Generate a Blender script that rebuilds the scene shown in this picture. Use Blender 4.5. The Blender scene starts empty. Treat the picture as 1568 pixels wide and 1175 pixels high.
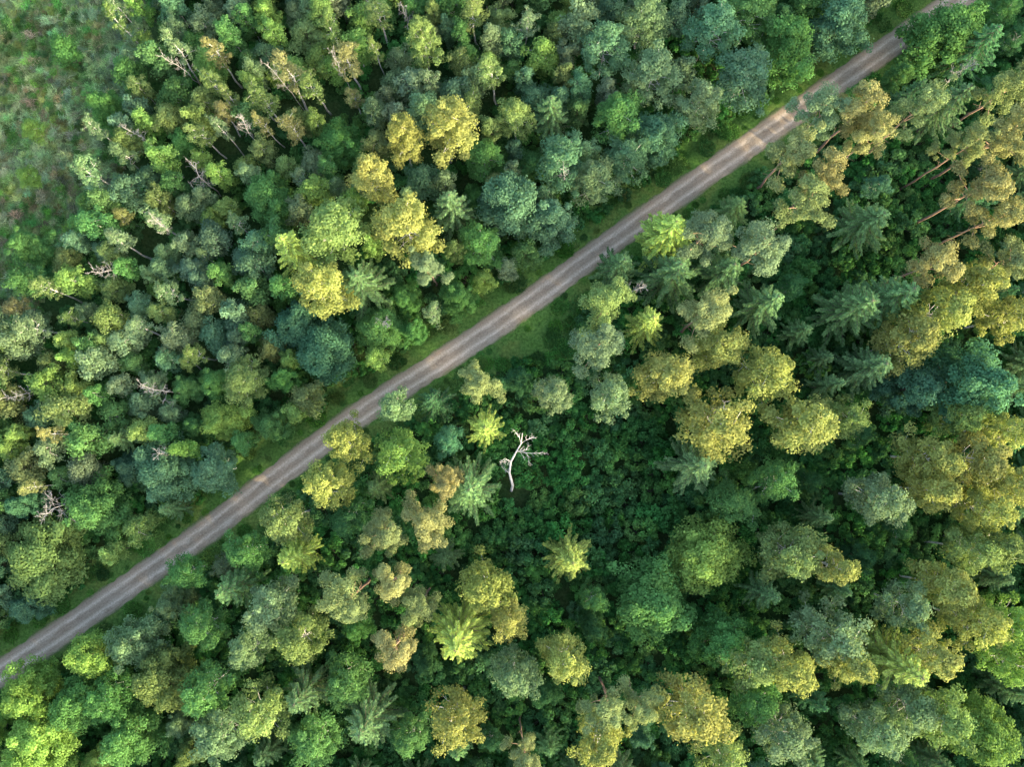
import bpy, math, random
import numpy as np
from mathutils import Vector
rng=np.random.default_rng(7); random.seed(7)
scene=bpy.context.scene
col=scene.collection

# ------------------------------------------------------------------ survey geometry
H=120.0; F=1220.0; TILT=math.atan(102/F)
ct,st=math.cos(TILT),math.sin(TILT)
def P(u,v,z=0.0):
    """survey bearing (u,v) read off the aerial map -> metres on the plane at height z"""
    x=(u-784)/F; y=-(v-588)/F
    yy=y*ct+st; zz=y*st-ct
    t=(H-z)/(-zz)
    return (x*t,yy*t)

road_uv=[(0,1032),(100,966),(240,868),(330,806),(400,748),(480,688),(560,628),(640,578),(720,526),(800,472),(900,397),(1000,326),(1100,255),(1200,186),(1300,115),(1385,56)]
rp=[P(*p) for p in road_uv]
def ext(a,b,d):
    v=np.array(b)-np.array(a); v/=np.linalg.norm(v); return tuple(np.array(b)+v*d)
rp=[ext(rp[2],rp[0],900),ext(rp[2],rp[0],300),ext(rp[2],rp[0],40)]+rp+[ext(rp[-3],rp[-1],40),ext(rp[-3],rp[-1],300),ext(rp[-3],rp[-1],900)]
rp=np.array(rp)
for _ in range(2):
    q=[rp[0]]
    for a,b in zip(rp[:-1],rp[1:]):
        q+= [a*.75+b*.25,a*.25+b*.75]
    q.append(rp[-1]); rp=np.array(q)
def road_d(pts):
    pts=np.atleast_2d(np.asarray(pts,float))
    best=np.full(len(pts),1e9); sg=np.ones(len(pts))
    for a,b in zip(rp[:-1],rp[1:]):
        ab=b-a; L2=ab@ab
        if L2<1e-9: continue
        ap=pts-a
        t=np.clip((ap@ab)/L2,0,1)
        d=ap-t[:,None]*ab
        dd=np.sqrt((d**2).sum(1))
        cr=ab[0]*ap[:,1]-ab[1]*ap[:,0]
        m=dd<best
        best[m]=dd[m]; sg[m]=np.sign(cr[m])
    return best*sg       # + = upper-left side
def in_poly(x,y,poly):
    c=False; n=len(poly); j=n-1
    for i in range(n):
        xi,yi=poly[i]; xj,yj=poly[j]
        if (yi>y)!=(yj>y) and x<(xj-xi)*(y-yi)/(yj-yi)+xi: c=not c
        j=i
    return c
def in_poly_np(X,Y,poly):
    c=np.zeros(X.shape,bool); n=len(poly); j=n-1
    for i in range(n):
        xi,yi=poly[i]; xj,yj=poly[j]
        c^=((yi>Y)!=(yj>Y))&(X<(xj-xi)*(Y-yi)/(yj-yi+1e-12)+xi)
        j=i
    return c
def sn(x,y,s,ph=0):
    return (np.sin(x/s+1.3+ph)*np.cos(y/s*1.1-.7+ph*2)+.6*np.sin(x/s*2.3-y/s*1.7+ph)+.4*np.cos(y/s*3.7+x/s*2.9+ph*3))/2
wet=[P(*p) for p in [(-500,-500),(250,-300),(245,0),(205,60),(215,120),(205,190),(190,260),(150,330),(100,410),(50,480),(-100,560),(-300,640),(-600,680)]]
clearing=[P(*p) for p in [(690,560),(905,400),(920,440),(895,480),(885,550),(800,568),(720,578)]]
shrubzone=[P(*p) for p in [(830,640),(900,610),(1000,640),(1060,720),(1060,800),(960,830),(900,900),(830,960),(770,860),(720,810),(750,700)]]
shrub2=[P(*p) for p in [(1180,330),(1290,300),(1400,330),(1370,420),(1250,470),(1170,420)]]
def gh(x,y,d=None):
    x=np.asarray(x,float); y=np.asarray(y,float)
    if d is None: d=road_d(np.stack([x.ravel(),y.ravel()],1)).reshape(x.shape)
    ad=np.abs(d)
    w=np.clip((ad-3.5)/4,0,1)
    z=w*(0.35*sn(x,y,9)+.15*sn(x,y,3,2))
    z-= 0.55*np.exp(-((d-5.0)/0.9)**2)
    z-= 0.2*np.exp(-((d+4.4)/0.9)**2)
    return z

# ------------------------------------------------------------------ materials
def newmat(name):
    m=bpy.data.materials.new(name); m.use_nodes=True
    nt=m.node_tree; nt.nodes.clear()
    o=nt.nodes.new('ShaderNodeOutputMaterial')
    return m,nt,o
def N(nt,t,**k):
    n=nt.nodes.new(t)
    for a,b in k.items(): setattr(n,a,b)
    return n
def ramp(nt,stops,fac=None,interp='LINEAR'):
    r=N(nt,'ShaderNodeValToRGB'); r.color_ramp.interpolation=interp
    e=r.color_ramp.elements
    while len(e)<len(stops): e.new(.5)
    for el,(p,c) in zip(e,stops):
        el.position=p; el.color=(c[0],c[1],c[2],1)
    if fac is not None: nt.links.new(fac,r.inputs[0])
    return r
def noise(nt,scale,detail=4,rough=.6,vec=None):
    n=N(nt,'ShaderNodeTexNoise'); n.inputs['Scale'].default_value=scale
    n.inputs['Detail'].default_value=detail; n.inputs['Roughness'].default_value=rough
    if vec is not None: nt.links.new(vec,n.inputs['Vector'])
    return n
def mixc(nt,f,a,b,mode='MIX'):
    m=N(nt,'ShaderNodeMix',data_type='RGBA',blend_type=mode)
    for i,v in ((0,f),(6,a),(7,b)):
        if isinstance(v,(int,float)): m.inputs[i].default_value=v
        elif isinstance(v,tuple): m.inputs[i].default_value=(*v,1)
        else: nt.links.new(v,m.inputs[i])
    return m.outputs[2]
def leafmat(name,tcol=(1.0,1.08,.6),trans=.38):
    m,nt,o=newmat(name)
    oi=N(nt,'ShaderNodeObjectInfo'); at=N(nt,'ShaderNodeAttribute',attribute_name='tint')
    mul=mixc(nt,1.0,oi.outputs['Color'],at.outputs['Color'],'MULTIPLY')
    p=N(nt,'ShaderNodeBsdfDiffuse')
    nt.links.new(mul,p.inputs['Color'])
    t=N(nt,'ShaderNodeBsdfTranslucent')
    nt.links.new(mixc(nt,1.0,mul,tcol,'MULTIPLY'),t.inputs[0])
    ms=N(nt,'ShaderNodeMixShader'); ms.inputs[0].default_value=trans
    nt.links.new(p.outputs[0],ms.inputs[1]); nt.links.new(t.outputs[0],ms.inputs[2])
    nt.links.new(ms.outputs[0],o.inputs[0])
    return m
def barkmat(name,c1,c2,scale=6,hi=None):
    m,nt,o=newmat(name)
    tc=N(nt,'ShaderNodeTexCoord')
    mp=N(nt,'ShaderNodeMapping'); mp.inputs['Scale'].default_value=(1,1,.6 if hi else 2.5)
    nt.links.new(tc.outputs['Object'],mp.inputs[0])
    n=noise(nt,scale,3,.65,mp.outputs[0])
    r=ramp(nt,[(.35,c1),(.6,c2)],n.outputs[0])
    c=r.outputs[0]
    if hi:
        sp=N(nt,'ShaderNodeSeparateXYZ'); nt.links.new(tc.outputs['Object'],sp.inputs[0])
        mr=N(nt,'ShaderNodeMapRange'); mr.inputs[1].default_value=5; mr.inputs[2].default_value=11
        nt.links.new(sp.outputs[2],mr.inputs[0])
        c=mixc(nt,mr.outputs[0],c,hi)
    p=N(nt,'ShaderNodeBsdfDiffuse')
    nt.links.new(c,p.inputs['Color']); nt.links.new(p.outputs[0],o.inputs[0])
    return m
M_leaf=leafmat('leaf_foliage'); M_needle=leafmat('needle_foliage',(1,1,.5),.3); M_grass=leafmat('grass_blades',(1,1.1,.6),.35)
M_birch=barkmat('birch_bark',(.25,.24,.22),(.70,.68,.64),4)
M_brown=barkmat('grey_brown_bark',(.07,.06,.05),(.18,.16,.13))
M_pine=barkmat('pine_bark',(.14,.10,.08),(.24,.17,.13),7,(.38,.26,.18))
M_dead=barkmat('grey_dead_wood',(.20,.195,.19),(.42,.41,.40),3)
M_snag=barkmat('bleached_wood',(.40,.39,.38),(.70,.69,.67),3)

# ------------------------------------------------------------------ mesh builder
class MB:
    def __init__(s): s.v=[]; s.f=[]; s.m=[]; s.t=[]; s.n=0
    def add(s,v,f,mi,t):
        s.v.append(v); s.f.append(f+s.n); s.n+=len(v)
        s.m.append(np.full(len(f),mi)); s.t.append(np.broadcast_to(np.asarray(t,float),(len(f),)).copy())
    def tube(s,pts,rad,sides=5,mi=0):
        pts=np.asarray(pts,float); k=len(pts)
        d=np.gradient(pts,axis=0); d/=np.linalg.norm(d,axis=1)[:,None]+1e-9
        ref=np.array([1,0,0.]) if abs(d[:,2]).mean()>.7 else np.array([0,0,1.])
        a=np.cross(d,ref); a/=np.linalg.norm(a,axis=1)[:,None]+1e-9
        b=np.cross(d,a)
        th=np.arange(sides)*2*np.pi/sides
        V=pts[:,None,:]+np.asarray(rad)[:,None,None]*(np.cos(th)[None,:,None]*a[:,None,:]+np.sin(th)[None,:,None]*b[:,None,:])
        V=V.reshape(-1,3)
        i=np.arange(k-1)[:,None]*sides; j=np.arange(sides)[None,:]; j2=(j+1)%sides
        Fq=np.stack([i+j,i+j2,i+sides+j2,i+sides+j],-1).reshape(-1,4)
        s.add(V,Fq,mi,1.0)
    def leaves(s,c,nrm,size,tint,mi=1,along=None,asp=.62):
        n=len(c)
        nrm=nrm/(np.linalg.norm(nrm,axis=1)[:,None]+1e-9)
        r=rng.normal(size=(n,3)) if along is None else along
        u=r-(r*nrm).sum(1)[:,None]*nrm; u/=np.linalg.norm(u,axis=1)[:,None]+1e-9
        v=np.cross(nrm,u)
        sz=np.broadcast_to(size,(n,))[:,None]*.5
        V=np.stack([c-u*sz,c+v*sz*asp,c+u*sz,c-v*sz*asp],1).reshape(-1,3)
        s.add(V,np.arange(n*4).reshape(-1,4),mi,tint)
    def clump(s,c,r,n,size,flat=.75,mi=1,tb=1.0,spread=.25):
        d=rng.normal(size=(n,3)); d/=np.linalg.norm(d,axis=1)[:,None]
        d[:,2]=np.where(d[:,2]<-.25,-d[:,2],d[:,2])
        rr=r*(rng.random(n)**.33)*(1+rng.normal(size=n)*spread*.5)
        off=d*rr[:,None]; off[:,2]*=flat
        nr=d*.9+rng.normal(size=(n,3))*.42+np.array([0,0,.35])
        s.leaves(np.asarray(c)+off,nr,size*(.7+.6*rng.random(n)),tb*(.72+.56*rng.random(n)),mi)
    def mesh(s,name,mats):
        V=np.concatenate(s.v); Q=np.concatenate(s.f).astype(np.int32)
        me=bpy.data.meshes.new(name)
        me.vertices.add(len(V)); me.vertices.foreach_set('co',V.ravel().astype(np.float32))
        me.loops.add(Q.size); me.loops.foreach_set('vertex_index',Q.ravel())
        me.polygons.add(len(Q)); me.polygons.foreach_set('loop_start',np.arange(0,Q.size,4,dtype=np.int32))
        me.polygons.foreach_set('material_index',np.concatenate(s.m).astype(np.int32))
        a=me.attributes.new('tint','FLOAT','FACE'); a.data.foreach_set('value',np.concatenate(s.t).astype(np.float32))
        for m in mats: me.materials.append(m)
        me.update(calc_edges=True); me.validate()
        return me
def trunk_line(h,wob,n=7):
    z=np.linspace(0,h,n); o=np.cumsum(rng.normal(size=(n,2))*wob,axis=0); o[0]=0
    return np.column_stack([o,z])
def at_h(tr,z):
    return np.array([np.interp(z,tr[:,2],tr[:,0]),np.interp(z,tr[:,2],tr[:,1]),z])
def broad(name,h,R,base,nl,rc,nleaf,ls,bark,trk=.16,peak=.4,extra=2,wob=.12,flat=.8,shape=.6,irr=1.0):
    b=MB(); tr=trunk_line(h*.97,wob)
    b.tube(tr,np.linspace(trk,.03,len(tr)),6)
    zb=h*base; az=rng.random()*6.28
    ph=rng.random(3)*6.28
    for i in range(nl):
        u=(i+rng.random())/nl
        az+=2.4+rng.normal()*.35
        e=(1-(u-peak)/(1-peak)) if u>peak else (.45+.55*u/peak)
        r=R*max(e,.05)**shape*(.82+irr*(.22*math.sin(2*az+ph[0])+.14*math.sin(3*az+ph[1]+u*5)))*(.95-.2*irr+.4*irr*rng.random())
        ze=zb+u*(h-zb)*.98
        s=at_h(tr,max(zb*.75,ze-.45*r-.3)); o=at_h(tr,min(ze,h*.97))
        e3=np.array([o[0]+r*math.cos(az),o[1]+r*math.sin(az),ze+rng.normal()*.2])
        mid=(s+e3)/2+np.array([0,0,.12*r])+rng.normal(size=3)*.1
        rb=trk*.4*(1-u*.6)
        b.tube([s,mid,e3],[rb,rb*.6,.02],4)
        tb=.82+.36*rng.random()
        b.clump(e3,rc*(.75+.5*rng.random()),int(nleaf*(.7+.6*rng.random())),ls,flat,1,tb)
        for k in range(extra):
            t=.45+.5*rng.random()
            c=s*(1-t)+e3*t+rng.normal(size=3)*rc*.75+np.array([0,0,.3*rc])
            b.tube([s*(1-t)+e3*t,c],[.03,.012],3)
            b.clump(c,rc*(.55+.5*rng.random()),int(nleaf*(.5+.5*rng.random())),ls,flat,1,tb*(.9+.2*rng.random()))
    b.clump(tr[-1]+np.array([0,0,-.1]),rc*.8,nleaf,ls,1.1,1,1.05)
    return b.mesh(name,[bark,M_leaf])
def spruce(name,h,R):
    b=MB(); tr=trunk_line(h,.03); b.tube(tr,np.linspace(.17,.02,len(tr)),6)
    z=h*.3
    while z<h-.15:
        q=1-z/h; L0=R*(q**.75)*1.25+.2; nb=6 if q>.12 else 5; a0=rng.random()*6.28
        for k in range(nb):
            az=a0+k*6.283/nb+rng.normal()*.13; L=L0*(.7+.5*rng.random())
            dz=np.array([math.cos(az),math.sin(az),0]); o=at_h(tr,z)
            droop=-.25*L
            tip=o+dz*L+np.array([0,0,droop+.12*L]); mid=o+dz*L*.55+np.array([0,0,droop*.75])
            b.tube([o,mid,tip],[.035,.02,.008],3)
            n=int(14+L*34)
            t=rng.random(n)**.85
            pc=np.where(t[:,None]<.55,o+(mid-o)*(t/.55)[:,None],mid+(tip-mid)*((t-.55)/.45)[:,None])
            w=(.13*L*(1-t)**.7*np.minimum(1,t*3)+.07)
            sd=rng.choice([-1,1],n)*rng.random(n)**.7
            lat=np.array([-dz[1],dz[0],0])
            c=pc+lat*(sd*w)[:,None]; c[:,2]-=np.abs(sd)*w*.35+rng.random(n)*.08
            al=dz*.9+lat*np.sign(sd)[:,None]*.6+rng.normal(size=(n,3))*.12
            nr=np.array([0,0,1.])+rng.normal(size=(n,3))*.3+dz*.3
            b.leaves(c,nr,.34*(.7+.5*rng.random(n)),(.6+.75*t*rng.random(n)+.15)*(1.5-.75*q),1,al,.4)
        z+=(.6+.35*rng.random())*(.6+.5*q)
    return b.mesh(name,[M_brown,M_needle])
def pine(name,h,R):
    b=MB(); tr=trunk_line(h*.95,.16); b.tube(tr,np.linspace(.2,.05,len(tr)),7)
    zb=h*.62; az=rng.random()*6.28; nl=14
    for i in range(nl):
        u=(i+rng.random())/nl; az+=2.4+rng.normal()*.5
        r=R*(1-.8*max(0,u-.25))*(.5+.55*rng.random())*(.9+.2*math.sin(2*az))
        ze=zb+u*(h-zb)*.93; s=at_h(tr,ze-.2*r-.2); o=at_h(tr,ze)
        e3=o+np.array([r*math.cos(az),r*math.sin(az),.15*r+rng.normal()*.2])
        mid=(s+e3)/2+rng.normal(size=3)*.2
        b.tube([s,mid,e3],[.085,.05,.02],4)
        tb=.85+.3*rng.random()
        for c,k in ((e3,1.),(mid*.35+e3*.65+rng.normal(size=3)*.45,.85),(e3+rng.normal(size=3)*.5,.75),(mid+rng.normal(size=3)*.5,.6)):
            rr=.92*k*(.8+.4*rng.random())
            b.clump(c+np.array([0,0,.15]),rr,int(250*k),.21,.75,1,tb,.12)
    b.clump(tr[-1],.9,230,.21,.8,1,1)
    for i in range(7):
        z=h*(.35+.3*rng.random()); a=rng.random()*6.28; o=at_h(tr,z); L=.5+.9*rng.random()
        b.tube([o,o+np.array([math.cos(a)*L,math.sin(a)*L,.1])],[.03,.008],3)
    return b.mesh(name,[M_pine,M_needle])
def limb(b,o,d,L,r,lev,up=.05,wig=.22):
    k=4; pts=[o]; dd=d.copy()
    for i in range(k):
        dd=dd+rng.normal(size=3)*wig+np.array([0,0,up]); dd/=np.linalg.norm(dd); pts.append(pts[-1]+dd*L/k)
    b.tube(pts,np.linspace(r,max(r*.25,.012),k+1),4)
    if lev>0:
        for i in range(4):
            t=1+int(rng.integers(0,k)); e=dd+rng.normal(size=3)*.65; e/=np.linalg.norm(e)
            limb(b,pts[t],e,L*(.35+.3*rng.random()),r*.5,lev-1,up,wig)
def dead(name,h,R,thick=.16,n1=16,base=.3,lean=0,up=.45):
    b=MB(); tr=trunk_line(h,.2,9); tr[:,0]+=lean*(tr[:,2]/h)**1.5*h
    b.tube(tr,np.linspace(thick,.03,9),6)
    for i in range(n1):
        u=base+(1-base)*(i+rng.random())/n1; a=i*2.4+rng.normal()*.4; o=at_h(tr,h*min(u,.98))
        L=R*(1.15-u*.75)*(.6+.6*rng.random())
        d=np.array([math.cos(a),math.sin(a),up]); d/=np.linalg.norm(d)
        limb(b,o,d,L,max(thick*.28*(1.2-u*.7),.018),2,.05,.13)
    return b.mesh(name,[M_dead,M_leaf])
def shrub(name,R,h,n,ls):
    b=MB()
    for i in range(16):
        a=rng.random()*6.28; r=R*math.sqrt(rng.random())*.85
        ze=h*(.5+.5*rng.random())*(1-.45*(r/R)**2)
        e=np.array([r*math.cos(a),r*math.sin(a),ze])
        b.tube([e*np.array([.15,.15,0]),e*np.array([.6,.6,.6]),e],[.035,.025,.01],3)
        b.clump(e-np.array([0,0,.1]),R*.32*(.65+.6*rng.random()),n,ls,.65,1,.75+.5*rng.random())
    return b.mesh(name,[M_brown,M_leaf])
def tuft(name,R,n,h,w,ln=.45):
    b=MB()
    a=rng.random(n)*6.28; r=R*np.sqrt(rng.random(n)); c=np.column_stack([r*np.cos(a),r*np.sin(a),np.zeros(n)])
    hh=h*(.5+.7*rng.random(n)); lean=rng.normal(size=(n,2))*ln*hh[:,None]
    th=rng.random(n)*6.28; wv=np.column_stack([np.cos(th),np.sin(th),np.zeros(n)])*w*.5
    m=c+np.column_stack([lean*.4,hh*.65]); t=c+np.column_stack([lean,hh*.8])
    V=np.stack([c-wv,c+wv,m+wv*.8,m-wv*.8, t-wv*.1,t+wv*.1],1).reshape(-1,3)
    i=np.arange(n)[:,None]*6
    b.add(V,np.concatenate([i+np.array([0,1,2,3]),i+np.array([3,2,5,4])]),1,np.tile(.5+1.0*rng.random(n)**1.5,2))
    return b.mesh(name,[M_brown,M_grass])
PR={}
PR['B']=[broad('birch_%d'%i,18,3.4,.42,28,.85,130,.28,M_birch,.15,.35,2,.12,.8,.6,.7) for i in range(7)]
PR['Y']=[broad('young_%d'%i,9,1.5,.3,15,.7,110,.24,M_brown if i%2 else M_birch,.08,.45,2,.08,.95,.5,.5) for i in range(9)]
PR['W']=[broad('slender_%d'%i,14,1.35,.5,16,.48,55,.2,M_birch,.12,.35,2,.12,1.1,.8) for i in range(4)]
PR['G']=[broad('lush_%d'%i,14,4.5,.2,36,1.1,180,.32,M_brown,.2,.4,3,.15,.85,.55,.85) for i in range(5)]
PR['P']=[pine('pine_%d'%i,21,3.3) for i in range(5)]
PR['S']=[spruce('spruce_%d'%i,16,3.2) for i in range(5)]
PR['D']=[dead('dead_%d'%i,13,2.6,.10,14,.35,0,.7) for i in range(3)]
PR['Z']=[dead('bare_%d'%i,11,1.6,.07,14,.45,.10,1.0) for i in range(4)]
PR['U']=[shrub('shrub_%d'%i,2.3,2.8,85,.38) for i in range(5)]
PR['g']=[tuft('grass_%d'%i,1.6,560,.38,.10,.9) for i in range(3)]
PR['r']=[tuft('reed_%d'%i,1.0,190,1.2,.13,.6) for i in range(3)]
BASEH=dict(B=18,Y=9,W=14,G=14,P=21,S=16,D=13,Z=11,U=2.6,g=.4,r=1.7)
BASED=dict(B=7.4,Y=3.9,W=3.4,G=9.8,P=7.2,S=6.4,D=6,Z=4.5,U=4)
NAME=dict(B='birch_tree',Y='young_alder_tree',W='slender_birch_tree',G='aspen_tree',P='pine_tree',S='spruce_tree',D='dead_tree',Z='bare_birch_tree')
LB=1.7
def jit(c,a=.12,sat=1.0):
    k=(1+random.uniform(-a,a)*1.5)*LB
    g=(c[0]+c[1]+c[2])/3
    return tuple(max(.01,(g+(x-g)*sat)*k*(1+random.uniform(-a,a)*.55)) for x in c)+(1,)
def put(kind,x,y,sxy,sz,color,parent=None,name=None):
    me=random.choice(PR[kind]); o=bpy.data.objects.new(name or NAME[kind],me)
    z=float(gh(np.array([x]),np.array([y]))[0]) if parent is None else None
    o.location=(x,y,(z-.05) if z is not None else 0)
    o.rotation_euler=(random.uniform(-.03,.03),random.uniform(-.03,.03),random.randrange(4)*math.pi/2+random.uniform(-.22,.22))
    o.scale=(sxy,sxy*random.uniform(.9,1.1),sz); o.color=color
    col.objects.link(o)
    if parent is not None: o.parent=parent
    return o
YEL=(.160,.182,.055); OLV=(.102,.15,.05); GRN=(.06,.14,.042); BLU=(.066,.135,.073); GRY=(.098,.152,.076); LIM=(.115,.195,.046); DRK=(.036,.092,.036); TEA=(.052,.122,.066); PIN=(.112,.146,.06); BRN=(.145,.152,.062); SPR=(.064,.12,.046); SPY=(.15,.20,.048)
trees=[]
def occ(x,y,r): trees.append((x,y,r))
T=[ # u,v,kind,crown px,colour,height
(530,680,'B',78,YEL,17),(612,690,'B',88,LIM,15),(600,625,'B',62,GRY,14),(740,655,'S',64,SPY,16),(725,590,'P',72,PIN,17),(845,600,'B',62,GRY,14),
(500,745,'B',84,YEL,17),(435,795,'B',80,OLV,16),(440,855,'S',64,SPY,17),(682,740,'P',64,BRN,17),(665,802,'P',86,BRN,18),(580,815,'P',78,PIN,17),
(715,755,'S',88,SPR,15),(530,795,'B',70,DRK,12),(370,850,'B',70,GRN,13),(410,930,'B',85,GRY,14),(350,910,'S',64,SPR,15),(280,880,'B',62,GRN,10),
(535,915,'P',95,PIN,18),(595,898,'P',80,BRN,18),(645,925,'P',74,PIN,16),(600,990,'P',84,BRN,19),(740,910,'B',92,YEL,18),(775,955,'B',66,YEL,17),
(700,980,'S',104,SPY,19),(872,860,'S',78,SPY,14),(460,990,'B',86,OLV,16),(378,1000,'B',70,GRY,14),(785,1040,'B',84,GRY,16),(862,1022,'B',84,YEL,17),
(700,1110,'B',94,YEL,18),(800,1152,'P',64,PIN,17),(930,1085,'P',86,PIN,17),(920,1142,'B',80,YEL,18),(1055,1100,'B',115,YEL,19),(985,1080,'P',70,PIN,16),
(1010,930,'G',140,GRN,12),(1085,855,'G',125,LIM,12),(1110,985,'G',90,GRN,12),(1155,1010,'B',94,OLV,16),(1215,1025,'B',90,YEL,18),(1275,985,'B',112,GRY,17),
(1300,1020,'B',80,YEL,18),(1222,850,'B',106,OLV,15),(1285,868,'B',74,YEL,17),(1395,1030,'S',100,SPY,18),(1440,1018,'B',84,YEL,18),(1450,905,'B',90,YEL,17),
(1505,960,'B',86,YEL,18),(1550,960,'B',84,LIM,17),(1505,850,'B',84,OLV,17),(1395,930,'B',80,GRY,15),(1350,765,'B',92,GRY,16),(1430,700,'B',96,YEL,16),
(1425,752,'B',84,YEL,17),(1505,700,'B',92,YEL,17),(1545,740,'B',84,YEL,18),(1550,655,'B',70,YEL,17),(1505,585,'G',150,TEA,17),(1410,590,'G',100,TEA,13),
(1400,520,'B',100,YEL,17),(1455,470,'B',100,YEL,18),(1510,435,'B',84,YEL,18),(1430,400,'P',96,BRN,19),(1500,290,'P',94,BRN,22),(1530,205,'P',92,BRN,22),
(1475,225,'P',70,PIN,20),(1525,330,'P',84,BRN,21),(1405,170,'P',84,PIN,20),(1320,165,'P',94,BRN,20),(1250,165,'P',90,GRY,18),(1335,215,'P',76,BRN,20),(1212,232,'P',92,PIN,18),
(1268,268,'P',76,BRN,20),(1232,310,'P',92,PIN,19),(1545,130,'P',96,PIN,19),(1455,35,'G',135,GRN,12),(1515,60,'S',90,DRK,14),(1030,352,'S',94,SPY,15),
(948,402,'S',74,SPR,13),(1078,360,'P',92,GRY,16),(1160,382,'P',104,GRY,17),(925,462,'P',94,OLV,16),(1000,488,'S',70,SPY,16),(920,525,'P',100,GRY,16),
(1075,482,'P',100,PIN,17),(1040,412,'S',90,SPR,14),(1115,410,'S',86,SPR,14),(940,600,'B',72,GRY,15),(1020,580,'B',96,YEL,16),(1110,532,'B',92,YEL,16),
(1180,568,'B',100,YEL,17),(1240,645,'B',110,YEL,17),(1305,645,'B',70,OLV,15),(1100,660,'B',124,YEL,16),(1190,738,'B',76,GRN,13),(1070,715,'S',88,SPR,14),
(1128,775,'B',80,GRN,11),(1325,465,'S',100,SPR,16),(1385,450,'S',90,SPR,16),(1180,460,'S',84,SPR,15),(1345,330,'S',88,SPR,13),(1560,1020,'B',84,LIM,17),
(1520,1140,'G',110,LIM,13),(1400,1085,'B',96,GRY,15),(1345,1130,'B',84,GRY,15),(1210,1135,'B',94,GRY,15),(1165,1085,'B',80,GRN,13),(1110,1160,'B',84,OLV,15),(1455,1110,'B',94,OLV,16),
(1510,780,'B',80,YEL,18),(1540,840,'B',80,OLV,17),(1480,640,'B',80,OLV,14),(1350,560,'S',84,SPR,14),(1560,480,'B',80,YEL,17),(1545,400,'P',90,PIN,18),(1470,150,'S',80,SPR,15),
(130,1005,'G',84,LIM,12),(200,990,'G',90,GRY,12),(110,1085,'G',100,GRN,12),(50,1135,'G',100,LIM,12),(190,1140,'G',100,GRN,12),(245,1050,'G',100,OLV,13),(300,962,'B',80,GRN,12),
(330,1130,'B',96,GRY,14),(310,1060,'B',84,GRN,13),(395,1100,'B',90,OLV,15),(455,1075,'S',80,SPR,14),(525,1045,'B',76,GRN,11),(560,1115,'S',84,SPR,14),(30,1065,'G',90,LIM,12),
(160,1070,'B',80,GRN,12),(630,1130,'B',70,GRN,10),(475,1140,'B',84,GRN,11),(40,1170,'G',90,LIM,12),
(580,260,'B',84,YEL,17),(612,208,'B',74,YEL,16),(678,190,'B',104,YEL,17),(792,172,'B',62,OLV,13),(868,242,'B',92,BLU,13),(785,310,'G',120,BLU,14),
(505,345,'B',114,OLV,16),(612,345,'B',112,YEL,18),(690,312,'S',80,SPR,15),(490,440,'B',96,YEL,17),(545,425,'S',88,SPR,15),(655,410,'P',66,GRY,14),
(440,375,'S',74,SPY,16),(735,372,'B',76,GRN,11),(845,335,'G',92,BLU,11),(845,165,'S',72,SPR,13),(645,55,'B',66,OLV,15),(910,270,'B',80,GRY,11),(730,240,'B',80,GRN,9),
(530,85,'W',56,BRN,15),(437,115,'W',54,BRN,15),(480,125,'W',50,OLV,14),(400,150,'W',44,OLV,14),(330,80,'W',44,BRN,14),(262,78,'W',44,GRY,14),(322,125,'W',44,OLV,13),(440,195,'W',44,BRN,13),
(395,140,'W',40,OLV,14),(185,372,'W',46,GRY,12),(230,332,'W',44,GRY,12),(45,490,'W',56,GRY,13),(310,205,'W',44,OLV,12),(730,20,'W',50,OLV,13),(580,20,'W',50,OLV,13),(500,30,'W',44,OLV,13),(260,440,'W',44,GRY,12),(370,580,'B',76,OLV,11),(210,505,'W',40,GRY,11),
(340,640,'G',80,LIM,8),(240,720,'G',110,BLU,9),(330,720,'B',90,BLU,9),(60,860,'G',140,OLV,9),(140,780,'G',110,GRN,9),(500,530,'G',110,TEA,10),(450,500,'G',90,TEA,9),(575,500,'G',80,GRN,8),(520,215,'G',90,GRN,8),
(410,300,'G',90,GRN,9),(150,160,'G',70,GRN,8),(90,70,'Y',50,GRN,6),(45,195,'Y',40,LIM,4),(45,268,'Y',40,LIM,4),(35,380,'G',70,GRN,8),
(1000,110,'B',100,GRY,13),(1080,150,'B',90,GRY,12),(1150,110,'B',100,BLU,13),(1215,60,'G',110,GRN,12),(1290,30,'G',110,BLU,12),(930,60,'B',90,BLU,13),(990,20,'B',90,GRY,13),(1090,40,'B',100,BLU,13),(1010,200,'G',90,BLU,11),(950,170,'B',90,GRN,11),(1155,20,'B',90,GRN,12),(960,240,'B',80,BLU,10),
(300,268,'D',66,DRK,12),(240,597,'Z',60,DRK,11),(62,770,'D',84,DRK,10),(368,188,'Z',50,DRK,15),(570,478,'Z',56,DRK,10),(975,440,'Z',50,DRK,16),(520,95,'Z',40,DRK,16),(160,410,'Z',60,DRK,11),(245,340,'Z',50,DRK,13),(255,690,'Z',60,DRK,10),(430,110,'Z',44,DRK,16),(1100,640,'Z',50,DRK,17),(30,600,'Z',50,DRK,11),(1490,90,'Z',50,DRK,16),(865,262,'Z',44,DRK,15),
(270,90,'Z',44,DRK,15),
]
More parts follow.
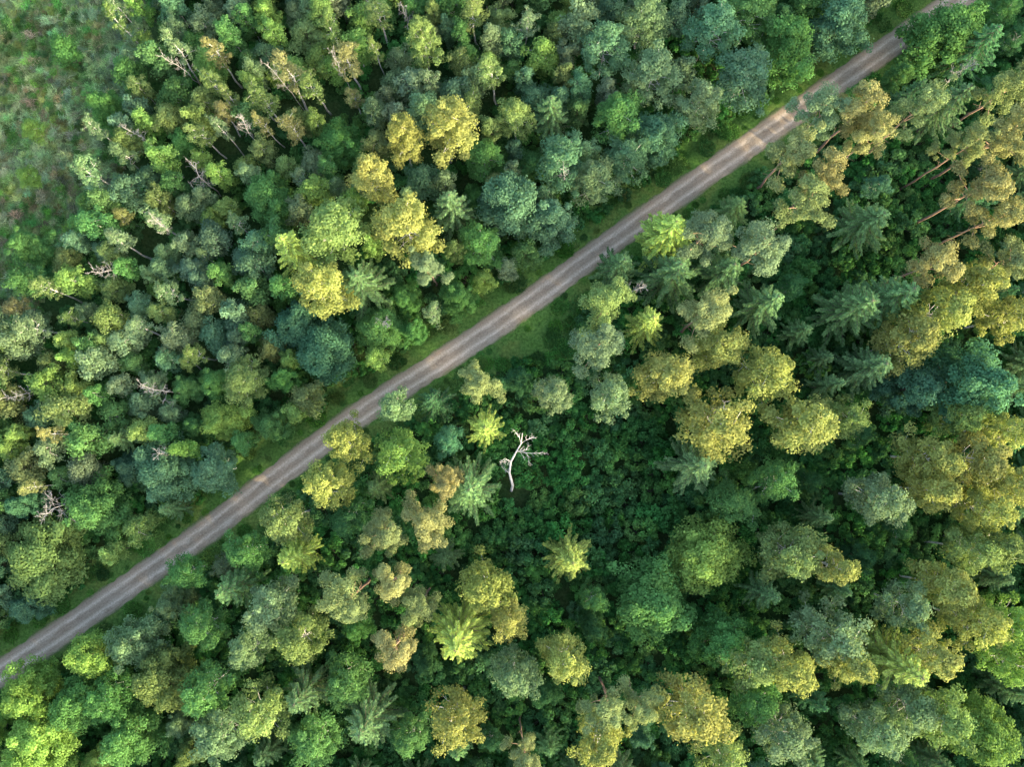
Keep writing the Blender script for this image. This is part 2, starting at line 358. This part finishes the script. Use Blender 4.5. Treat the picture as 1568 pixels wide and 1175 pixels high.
for u,v,k,cp,c,h in T:
    if k in 'BPS': h*=1.08
    x,y=P(u,v,h*.8); x,y=float(x),float(y)
    d=float(road_d([(x,y)])[0])
    if abs(d)<3.6:
        e=.5; gx=float(road_d([(x+e,y)])[0]-d)/e; gy=float(road_d([(x,y+e)])[0]-d)/e
        s=(3.9-abs(d))*(1 if d>=0 else -1); x+=gx*s; y+=gy*s
    dia=cp*(H-h*.8)/F
    put(k,x,y,dia/BASED[k]*({'B':1.1,'P':1.03,'S':1.12}.get(k,1.05)),h/BASEH[k],jit(c,.08,1.0))
    if k not in 'DZ': occ(x,y,dia*.5)
    else: occ(x,y,.5)
# leaning bare snag in the shrub clearing
sx,sy=P(783,752,0)
def wp(u,v,z):
    a=P(u,v,z); return np.array([a[0]-sx,a[1]-sy,z])
b=MB()
tk=[wp(783,752,0),wp(785,744,3),wp(780,725,5),wp(782,708,6.5),wp(791,692,8),wp(798,680,9.5),wp(800,664,11)]
b.tube(tk,[.24,.2,.17,.15,.11,.07,.03],7)
for k,tg,r in ((3,wp(768,700,8),.06),(4,wp(812,686,9.5),.07),(4,wp(820,694,9.5),.045),(5,wp(813,672,11),.045),(2,wp(770,720,6),.04),(5,wp(790,664,11),.045)):
    d=tg-tk[k]; L_=np.linalg.norm(d); limb(b,tk[k],d/L_,L_,r,2,.0,.12)
so_=bpy.data.objects.new('dead_tree',b.mesh('leaning_snag',[M_snag,M_leaf])); so_.location=(sx,sy,0); col.objects.link(so_); occ(sx,sy,2); occ(*wp(795,685,0)[:2]+np.array([sx,sy]),2.5)

cell={}
def reg(x,y,r): cell.setdefault((int(x//5),int(y//5)),[]).append((x,y,r))
for t in trees: reg(*t)
def free(x,y,r,k=1.0):
    cx,cy=int(x//5),int(y//5)
    for i in (-2,-1,0,1,2):
        for j in (-2,-1,0,1,2):
            for a,b,c in cell.get((cx+i,cy+j),()):
                if (a-x)**2+(b-y)**2<((c+r)*k)**2: return False
    return True
X0,X1,Y0,Y1=-96,96,-58,84
n=42000
cand=np.column_stack([rng.uniform(X0,X1,n),rng.uniform(Y0,Y1,n)]); dd=road_d(cand)
vis_n=0
for (x,y),d in zip(cand,dd):
    if abs(d)<4.6: continue
    if d>0:
        if in_poly(x,y,wet):
            if random.random()<.88: continue
            r=random.uniform(.6,1.2)
            if not free(x,y,r,2.4): continue
            put('Y',x,y,r/1.9,r*.28,jit(random.choice([GRN,OLV,GRY]),.15)); reg(x,y,r); continue
        f=float(sn(x,y,11,1)); edge=min(1,max(0,(d-4)/14))
        if edge<1 and random.random()<.4: kind='G'; r=random.uniform(1.9,2.8)
        elif edge<1 and random.random()<.12: kind='S'; r=random.uniform(1.7,2.2)
        else: kind='Y'; r=random.uniform(1.3,2.5)
        if x>10: r*=1.2
        if d<3.4+r*.7: continue
        if not free(x,y,r,.79): continue
        if x>10: pal=[BLU,GRY,GRN,GRY]
        elif f>.2: pal=[GRY,OLV,BLU,GRN,GRY]
        elif f>-.3: pal=[GRN,OLV,GRY,LIM,BLU]
        else: pal=[OLV,LIM,GRN,GRY,LIM]
        h=random.uniform(6,11)*(1.15 if x>10 else 1)
        kind2=kind
        if kind=='Y':
            q=random.random()
            if q<.09: kind2='W'; h*=1.3
            elif q<.105: kind2='Z'; h*=1.15
        if kind=='G': put('G',x,y,r/4.6*1.1,h/14*.85,jit(random.choice([GRN,BLU,TEA,GRN]),.12))
        elif kind=='S': put('S',x,y,r*2.2/6.4,h*1.2/16,jit(random.choice([SPR,SPY]),.1))
        elif kind2=='W': put('W',x,y,r/1.7,h/14,jit(random.choice([GRY,GRY,BRN,OLV]),.1))
        elif kind2=='Z': put('Z',x,y,r/2,h/11,jit(GRY))
        else: put('Y',x,y,r/1.6,h/9,jit(random.choice(pal),.15,.92))
        reg(x,y,r)
    else:
        if in_poly(x,y,clearing) or in_poly(x,y,shrubzone) or in_poly(x,y,shrub2): continue
        left=x<-38
        r=random.uniform(1.8,2.8)
        if not free(x,y,r,1.0 if not left else .9): continue
        k=random.choice('BSSGS') if not left else random.choice('GGB')
        h=random.uniform(6,12)
        c=random.choice([DRK,GRN,TEA,DRK]) if not left else random.choice([GRN,LIM,GRY,OLV])
        if k=='S': c=random.choice([SPR,DRK,SPR]); h+=2
        put(k,x,y,r*2.3/BASED[k],h/BASEH[k],jit(c,.12)); reg(x,y,r)
    vis_n+=1
print('fill trees',vis_n)
def empty(name):
    e=bpy.data.objects.new(name,None); e.empty_display_size=1; col.objects.link(e); return e
ug=empty('undergrowth')
gx,gy=np.meshgrid(np.arange(X0,X1,2.7),np.arange(Y0,Y1,2.7))
pts=np.column_stack([gx.ravel(),gy.ravel()])+rng.uniform(-1,1,(gx.size,2)); dd=road_d(pts); zz=gh(pts[:,0],pts[:,1],dd)
nu=0
for (x,y),d,z in zip(pts,dd,zz):
    if abs(d)<4.6 or in_poly(x,y,clearing): continue
    if d>0 and in_poly(x,y,wet): continue
    if d>0 and d>14 and random.random()<.5: continue
    if abs(x-sx)<1.8 and -2<y-sy<4: continue
    sc=random.uniform(.6,1.05)
    if abs(d)<7: sc*=.6
    szz=sc*random.uniform(.7,1.5)
    if in_poly(x,y,shrubzone) or in_poly(x,y,shrub2): szz*=1.2; sc*=1.05
    o=put('U',x,y,sc,szz,jit(random.choice([(.045,.135,.035),(.05,.125,.045),(.035,.105,.03),(.068,.155,.042)]),.18),ug,'shrub'); o.location.z=z-.05; nu+=1
vg=empty('verge_grass')
n=6000
c2=np.column_stack([rng.uniform(X0,X1,n),rng.uniform(Y0,Y1,n)]); dd=road_d(c2); zz=gh(c2[:,0],c2[:,1],dd)
ng=0
for (x,y),d,z in zip(c2,dd,zz):
    ad=abs(d)
    if not (2.3<ad<6.2 or (ad>2.5 and in_poly(x,y,clearing))): continue
    s=random.uniform(.6,1.0)*(.38 if ad<3.2 else 1)
    o=put('g',x,y,s,random.uniform(.5,1.5)*(.45 if ad<3.2 else 1),jit(random.choice([(.07,.18,.035),(.06,.15,.035),(.10,.17,.045),(.045,.12,.035)]),.2,1),vg,'grass_tuft'); o.location.z=z-.02; ng+=1
rb=empty('reed_bed')
n=8500; nr_=0
c2=np.column_stack([rng.uniform(X0-4,-45,n),rng.uniform(15,Y1,n)]); dd=road_d(c2); zz=gh(c2[:,0],c2[:,1],dd)
for (x,y),d,z in zip(c2,dd,zz):
    if not in_poly(x,y,wet): continue
    f=float(sn(x,y,5,3))+random.uniform(-.3,.3)
    if random.random()<.2+.3*(f>.3): continue
    s=random.uniform(.25,.8)
    c=(.20,.27,.14) if f<0 else random.choice([(.11,.20,.06),(.20,.21,.11),(.08,.17,.05)])
    o=put('r',x,y,s,random.uniform(.2,.8),jit(c,.4),rb,'reed_clump'); o.location.z=z-.02; nr_+=1
df=empty('distant_forest'); nd=0
gx,gy=np.meshgrid(np.arange(-150,160,6.5),np.arange(-120,150,6.5))
pts=np.column_stack([gx.ravel(),gy.ravel()])+rng.uniform(-2,2,(gx.size,2)); dd=road_d(pts)
for (x,y),d in zip(pts,dd):
    if X0-1<x<X1+1 and Y0-1<y<Y1+1: continue
    if abs(d)<6: continue
    if d>0: 
        if in_poly(x,y,wet): continue
        k=random.choice('YGB'); h=random.uniform(8,12); w=random.uniform(5,7)
    else: k=random.choice('BBPSG'); h=random.uniform(12,18); w=random.uniform(6,8)
    o=put(k,x,y,w/BASED[k],h/BASEH[k],jit(random.choice([GRN,OLV,GRY,DRK,BLU]),.12),df,'far_tree'); nd+=1
print('undergrowth',nu,'grass',ng,'reed',nr_,'far',nd)

# ------------------------------------------------------------------ ground sheet
inner=np.arange(-100,100.1,.8)
outer=100+np.cumsum(np.geomspace(1.5,500,22))
ax=np.concatenate([-outer[::-1],inner,outer])
GX,GY=np.meshgrid(ax,ax,indexing='ij')
D=road_d(np.column_stack([GX.ravel(),GY.ravel()])).reshape(GX.shape)
GZ=gh(GX,GY,D); far=np.maximum(np.abs(GX),np.abs(GY))>130; GZ[far]=-.15
b=MB(); k=len(ax); V=np.column_stack([GX.ravel(),GY.ravel(),GZ.ravel()])
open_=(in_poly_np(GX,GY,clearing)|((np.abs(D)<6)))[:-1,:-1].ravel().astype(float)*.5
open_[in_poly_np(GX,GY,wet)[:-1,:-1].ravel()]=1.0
i=np.arange(k-1)[:,None]*k; j=np.arange(k-1)[None,:]
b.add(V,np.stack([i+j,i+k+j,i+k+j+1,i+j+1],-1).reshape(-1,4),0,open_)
m,nt,o=newmat('forest_floor')
tc=N(nt,'ShaderNodeTexCoord')
n1=noise(nt,.12,5,.6,tc.outputs['Object']); n2=noise(nt,2.5,6,.7,tc.outputs['Object'])
at=N(nt,'ShaderNodeAttribute',attribute_name='tint')
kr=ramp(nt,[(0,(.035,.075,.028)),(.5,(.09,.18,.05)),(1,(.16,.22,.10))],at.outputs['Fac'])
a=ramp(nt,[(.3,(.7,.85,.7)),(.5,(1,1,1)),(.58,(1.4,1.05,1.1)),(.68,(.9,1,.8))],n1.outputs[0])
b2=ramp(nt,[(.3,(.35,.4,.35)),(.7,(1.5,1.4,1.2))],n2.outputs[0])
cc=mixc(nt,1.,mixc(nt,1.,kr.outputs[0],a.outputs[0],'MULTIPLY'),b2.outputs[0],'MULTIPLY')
pb=N(nt,'ShaderNodeBsdfDiffuse')
nt.links.new(cc,pb.inputs['Color'])
bp=N(nt,'ShaderNodeBump'); bp.inputs['Strength'].default_value=.6; bp.inputs['Distance'].default_value=.15
nt.links.new(n2.outputs[0],bp.inputs['Height']); nt.links.new(bp.outputs[0],pb.inputs['Normal'])
nt.links.new(pb.outputs[0],o.inputs[0])
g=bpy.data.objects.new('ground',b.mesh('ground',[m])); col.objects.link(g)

# ------------------------------------------------------------------ gravel road
L=np.concatenate([[0],np.cumsum(np.linalg.norm(np.diff(rp,axis=0),axis=1))])
ss=np.arange(0,L[-1],.6); cx=np.interp(ss,L,rp[:,0]); cy=np.interp(ss,L,rp[:,1])
ker=np.ones(15)/15
cx[7:-7]=np.convolve(cx,ker,'valid'); cy[7:-7]=np.convolve(cy,ker,'valid')
tx,ty=np.gradient(cx),np.gradient(cy); l=np.hypot(tx,ty); nx,ny=-ty/l,tx/l
prof=[(-2.35,-.1),(-1.85,.05),(-1.35,.05),(-.9,.02),(-.45,.06),(0,.09),(.45,.06),(.9,.02),(1.35,.05),(1.85,.05),(2.35,-.1)]
rv=[];uv=[]
for q,(a,z) in enumerate(prof):
    ww=.14*np.sin(ss*.7)+.10*np.sin(ss*2.1+1)+.08*np.sin(ss*.23)+rng.normal(size=len(ss))*.06
    aa=a+(ww*np.sign(a) if abs(a)>1.6 else 0)
    rv.append(np.column_stack([cx+nx*aa,cy+ny*aa,np.full(len(ss),z)+rng.normal(size=len(ss))*.006])); uv.append(np.column_stack([np.full(len(ss),0)+aa,ss]))
np_=len(prof); V=np.stack(rv,1).reshape(-1,3); UV=np.stack(uv,1).reshape(-1,2)
b=MB(); i=np.arange(len(ss)-1)[:,None]*np_; j=np.arange(np_-1)[None,:]
Q=np.stack([i+j+1,i+j,i+np_+j,i+np_+j+1],-1).reshape(-1,4); b.add(V,Q,0,1)
m,nt,o=newmat('gravel_road')
me=b.mesh('gravel_road',[m]); ul=me.uv_layers.new(name='UVMap')
li=np.empty(len(me.loops),np.int32); me.loops.foreach_get('vertex_index',li); ul.data.foreach_set('uv',UV[li].ravel().astype(np.float32))
tc=N(nt,'ShaderNodeTexCoord'); sp=N(nt,'ShaderNodeSeparateXYZ'); nt.links.new(tc.outputs['UV'],sp.inputs[0])
mp=N(nt,'ShaderNodeMapping'); mp.inputs['Scale'].default_value=(1,.25,1); nt.links.new(tc.outputs['UV'],mp.inputs[0])
ns=noise(nt,1.5,7,.72,mp.outputs[0]); nf=noise(nt,4,7,.8,tc.outputs['UV'])
def M(op,a,b=None,c=None):
    q=N(nt,'ShaderNodeMath',operation=op)
    for i,v in enumerate((a,b,c)):
        if v is None: continue
        if isinstance(v,(int,float)): q.inputs[i].default_value=v
        else: nt.links.new(v,q.inputs[i])
    return q.outputs[0]
wu=M('ADD',sp.outputs[0],M('MULTIPLY',M('SUBTRACT',ns.outputs[0],.5),.9))
au=M('ABSOLUTE',wu)
trk=M('SUBTRACT',1.0,M('MULTIPLY',M('ABSOLUTE',M('SUBTRACT',au,.8)),1.9))
edge=M('MULTIPLY',M('SUBTRACT',au,1.6),2.0)
base=ramp(nt,[(0,(.27,.205,.15)),(.4,(.42,.345,.275)),(1,(.72,.61,.51))],M('ADD',M('MULTIPLY',M('MAXIMUM',trk,0.0),.5),M('MULTIPLY',M('SUBTRACT',ns.outputs[0],.28),1.1)))
fine=ramp(nt,[(.32,(.6,.57,.53)),(.68,(1.3,1.28,1.25))],nf.outputs[0])
cc=mixc(nt,1.,base.outputs[0],fine.outputs[0],'MULTIPLY')
eg=N(nt,'ShaderNodeClamp'); nt.links.new(M('ADD',edge,M('MULTIPLY',M('SUBTRACT',nf.outputs[0],.5),4.0)),eg.inputs[0])
cc=mixc(nt,eg.outputs[0],cc,(.10,.15,.05))
pb=N(nt,'ShaderNodeBsdfDiffuse'); nt.links.new(cc,pb.inputs['Color'])
bp=N(nt,'ShaderNodeBump'); bp.inputs['Strength'].default_value=.6; bp.inputs['Distance'].default_value=.08
nt.links.new(nf.outputs[0],bp.inputs['Height']); nt.links.new(bp.outputs[0],pb.inputs['Normal']); nt.links.new(pb.outputs[0],o.inputs[0])
r=bpy.data.objects.new('gravel_road',me); col.objects.link(r)

# ------------------------------------------------------------------ light
el=math.radians(15); azv=Vector((.78,-.62,0)).normalized()
tosun=Vector((azv.x*math.cos(el),azv.y*math.cos(el),math.sin(el)))
sd=bpy.data.lights.new('sun','SUN'); sd.energy=11; sd.angle=math.radians(1.5); sd.color=(1,.85,.54)
so=bpy.data.objects.new('sun',sd); so.rotation_euler=tosun.to_track_quat('Z','Y').to_euler(); so.location=(60,-30,60); col.objects.link(so)
w=bpy.data.worlds.new('World'); scene.world=w; w.use_nodes=True; nt=w.node_tree
bg=nt.nodes['Background']; sk=nt.nodes.new('ShaderNodeTexSky'); sk.sky_type='NISHITA'; sk.sun_disc=False
sk.sun_elevation=el; sk.sun_rotation=math.atan2(azv.x,azv.y); sk.dust_density=3; sk.ozone_density=.3
nt.links.new(sk.outputs[0],bg.inputs[0]); bg.inputs[1].default_value=.88
scene.view_settings.view_transform='Standard'; scene.view_settings.look='None'; scene.view_settings.exposure=0
# ------------------------------------------------------------------ camera
cd=bpy.data.cameras.new('camera'); cd.lens=F/1568*36; cd.sensor_width=36; cd.clip_end=9000; cd.clip_start=.5
co=bpy.data.objects.new('camera',cd); co.location=(0,0,H); co.rotation_euler=(TILT,0,0); col.objects.link(co); scene.camera=co
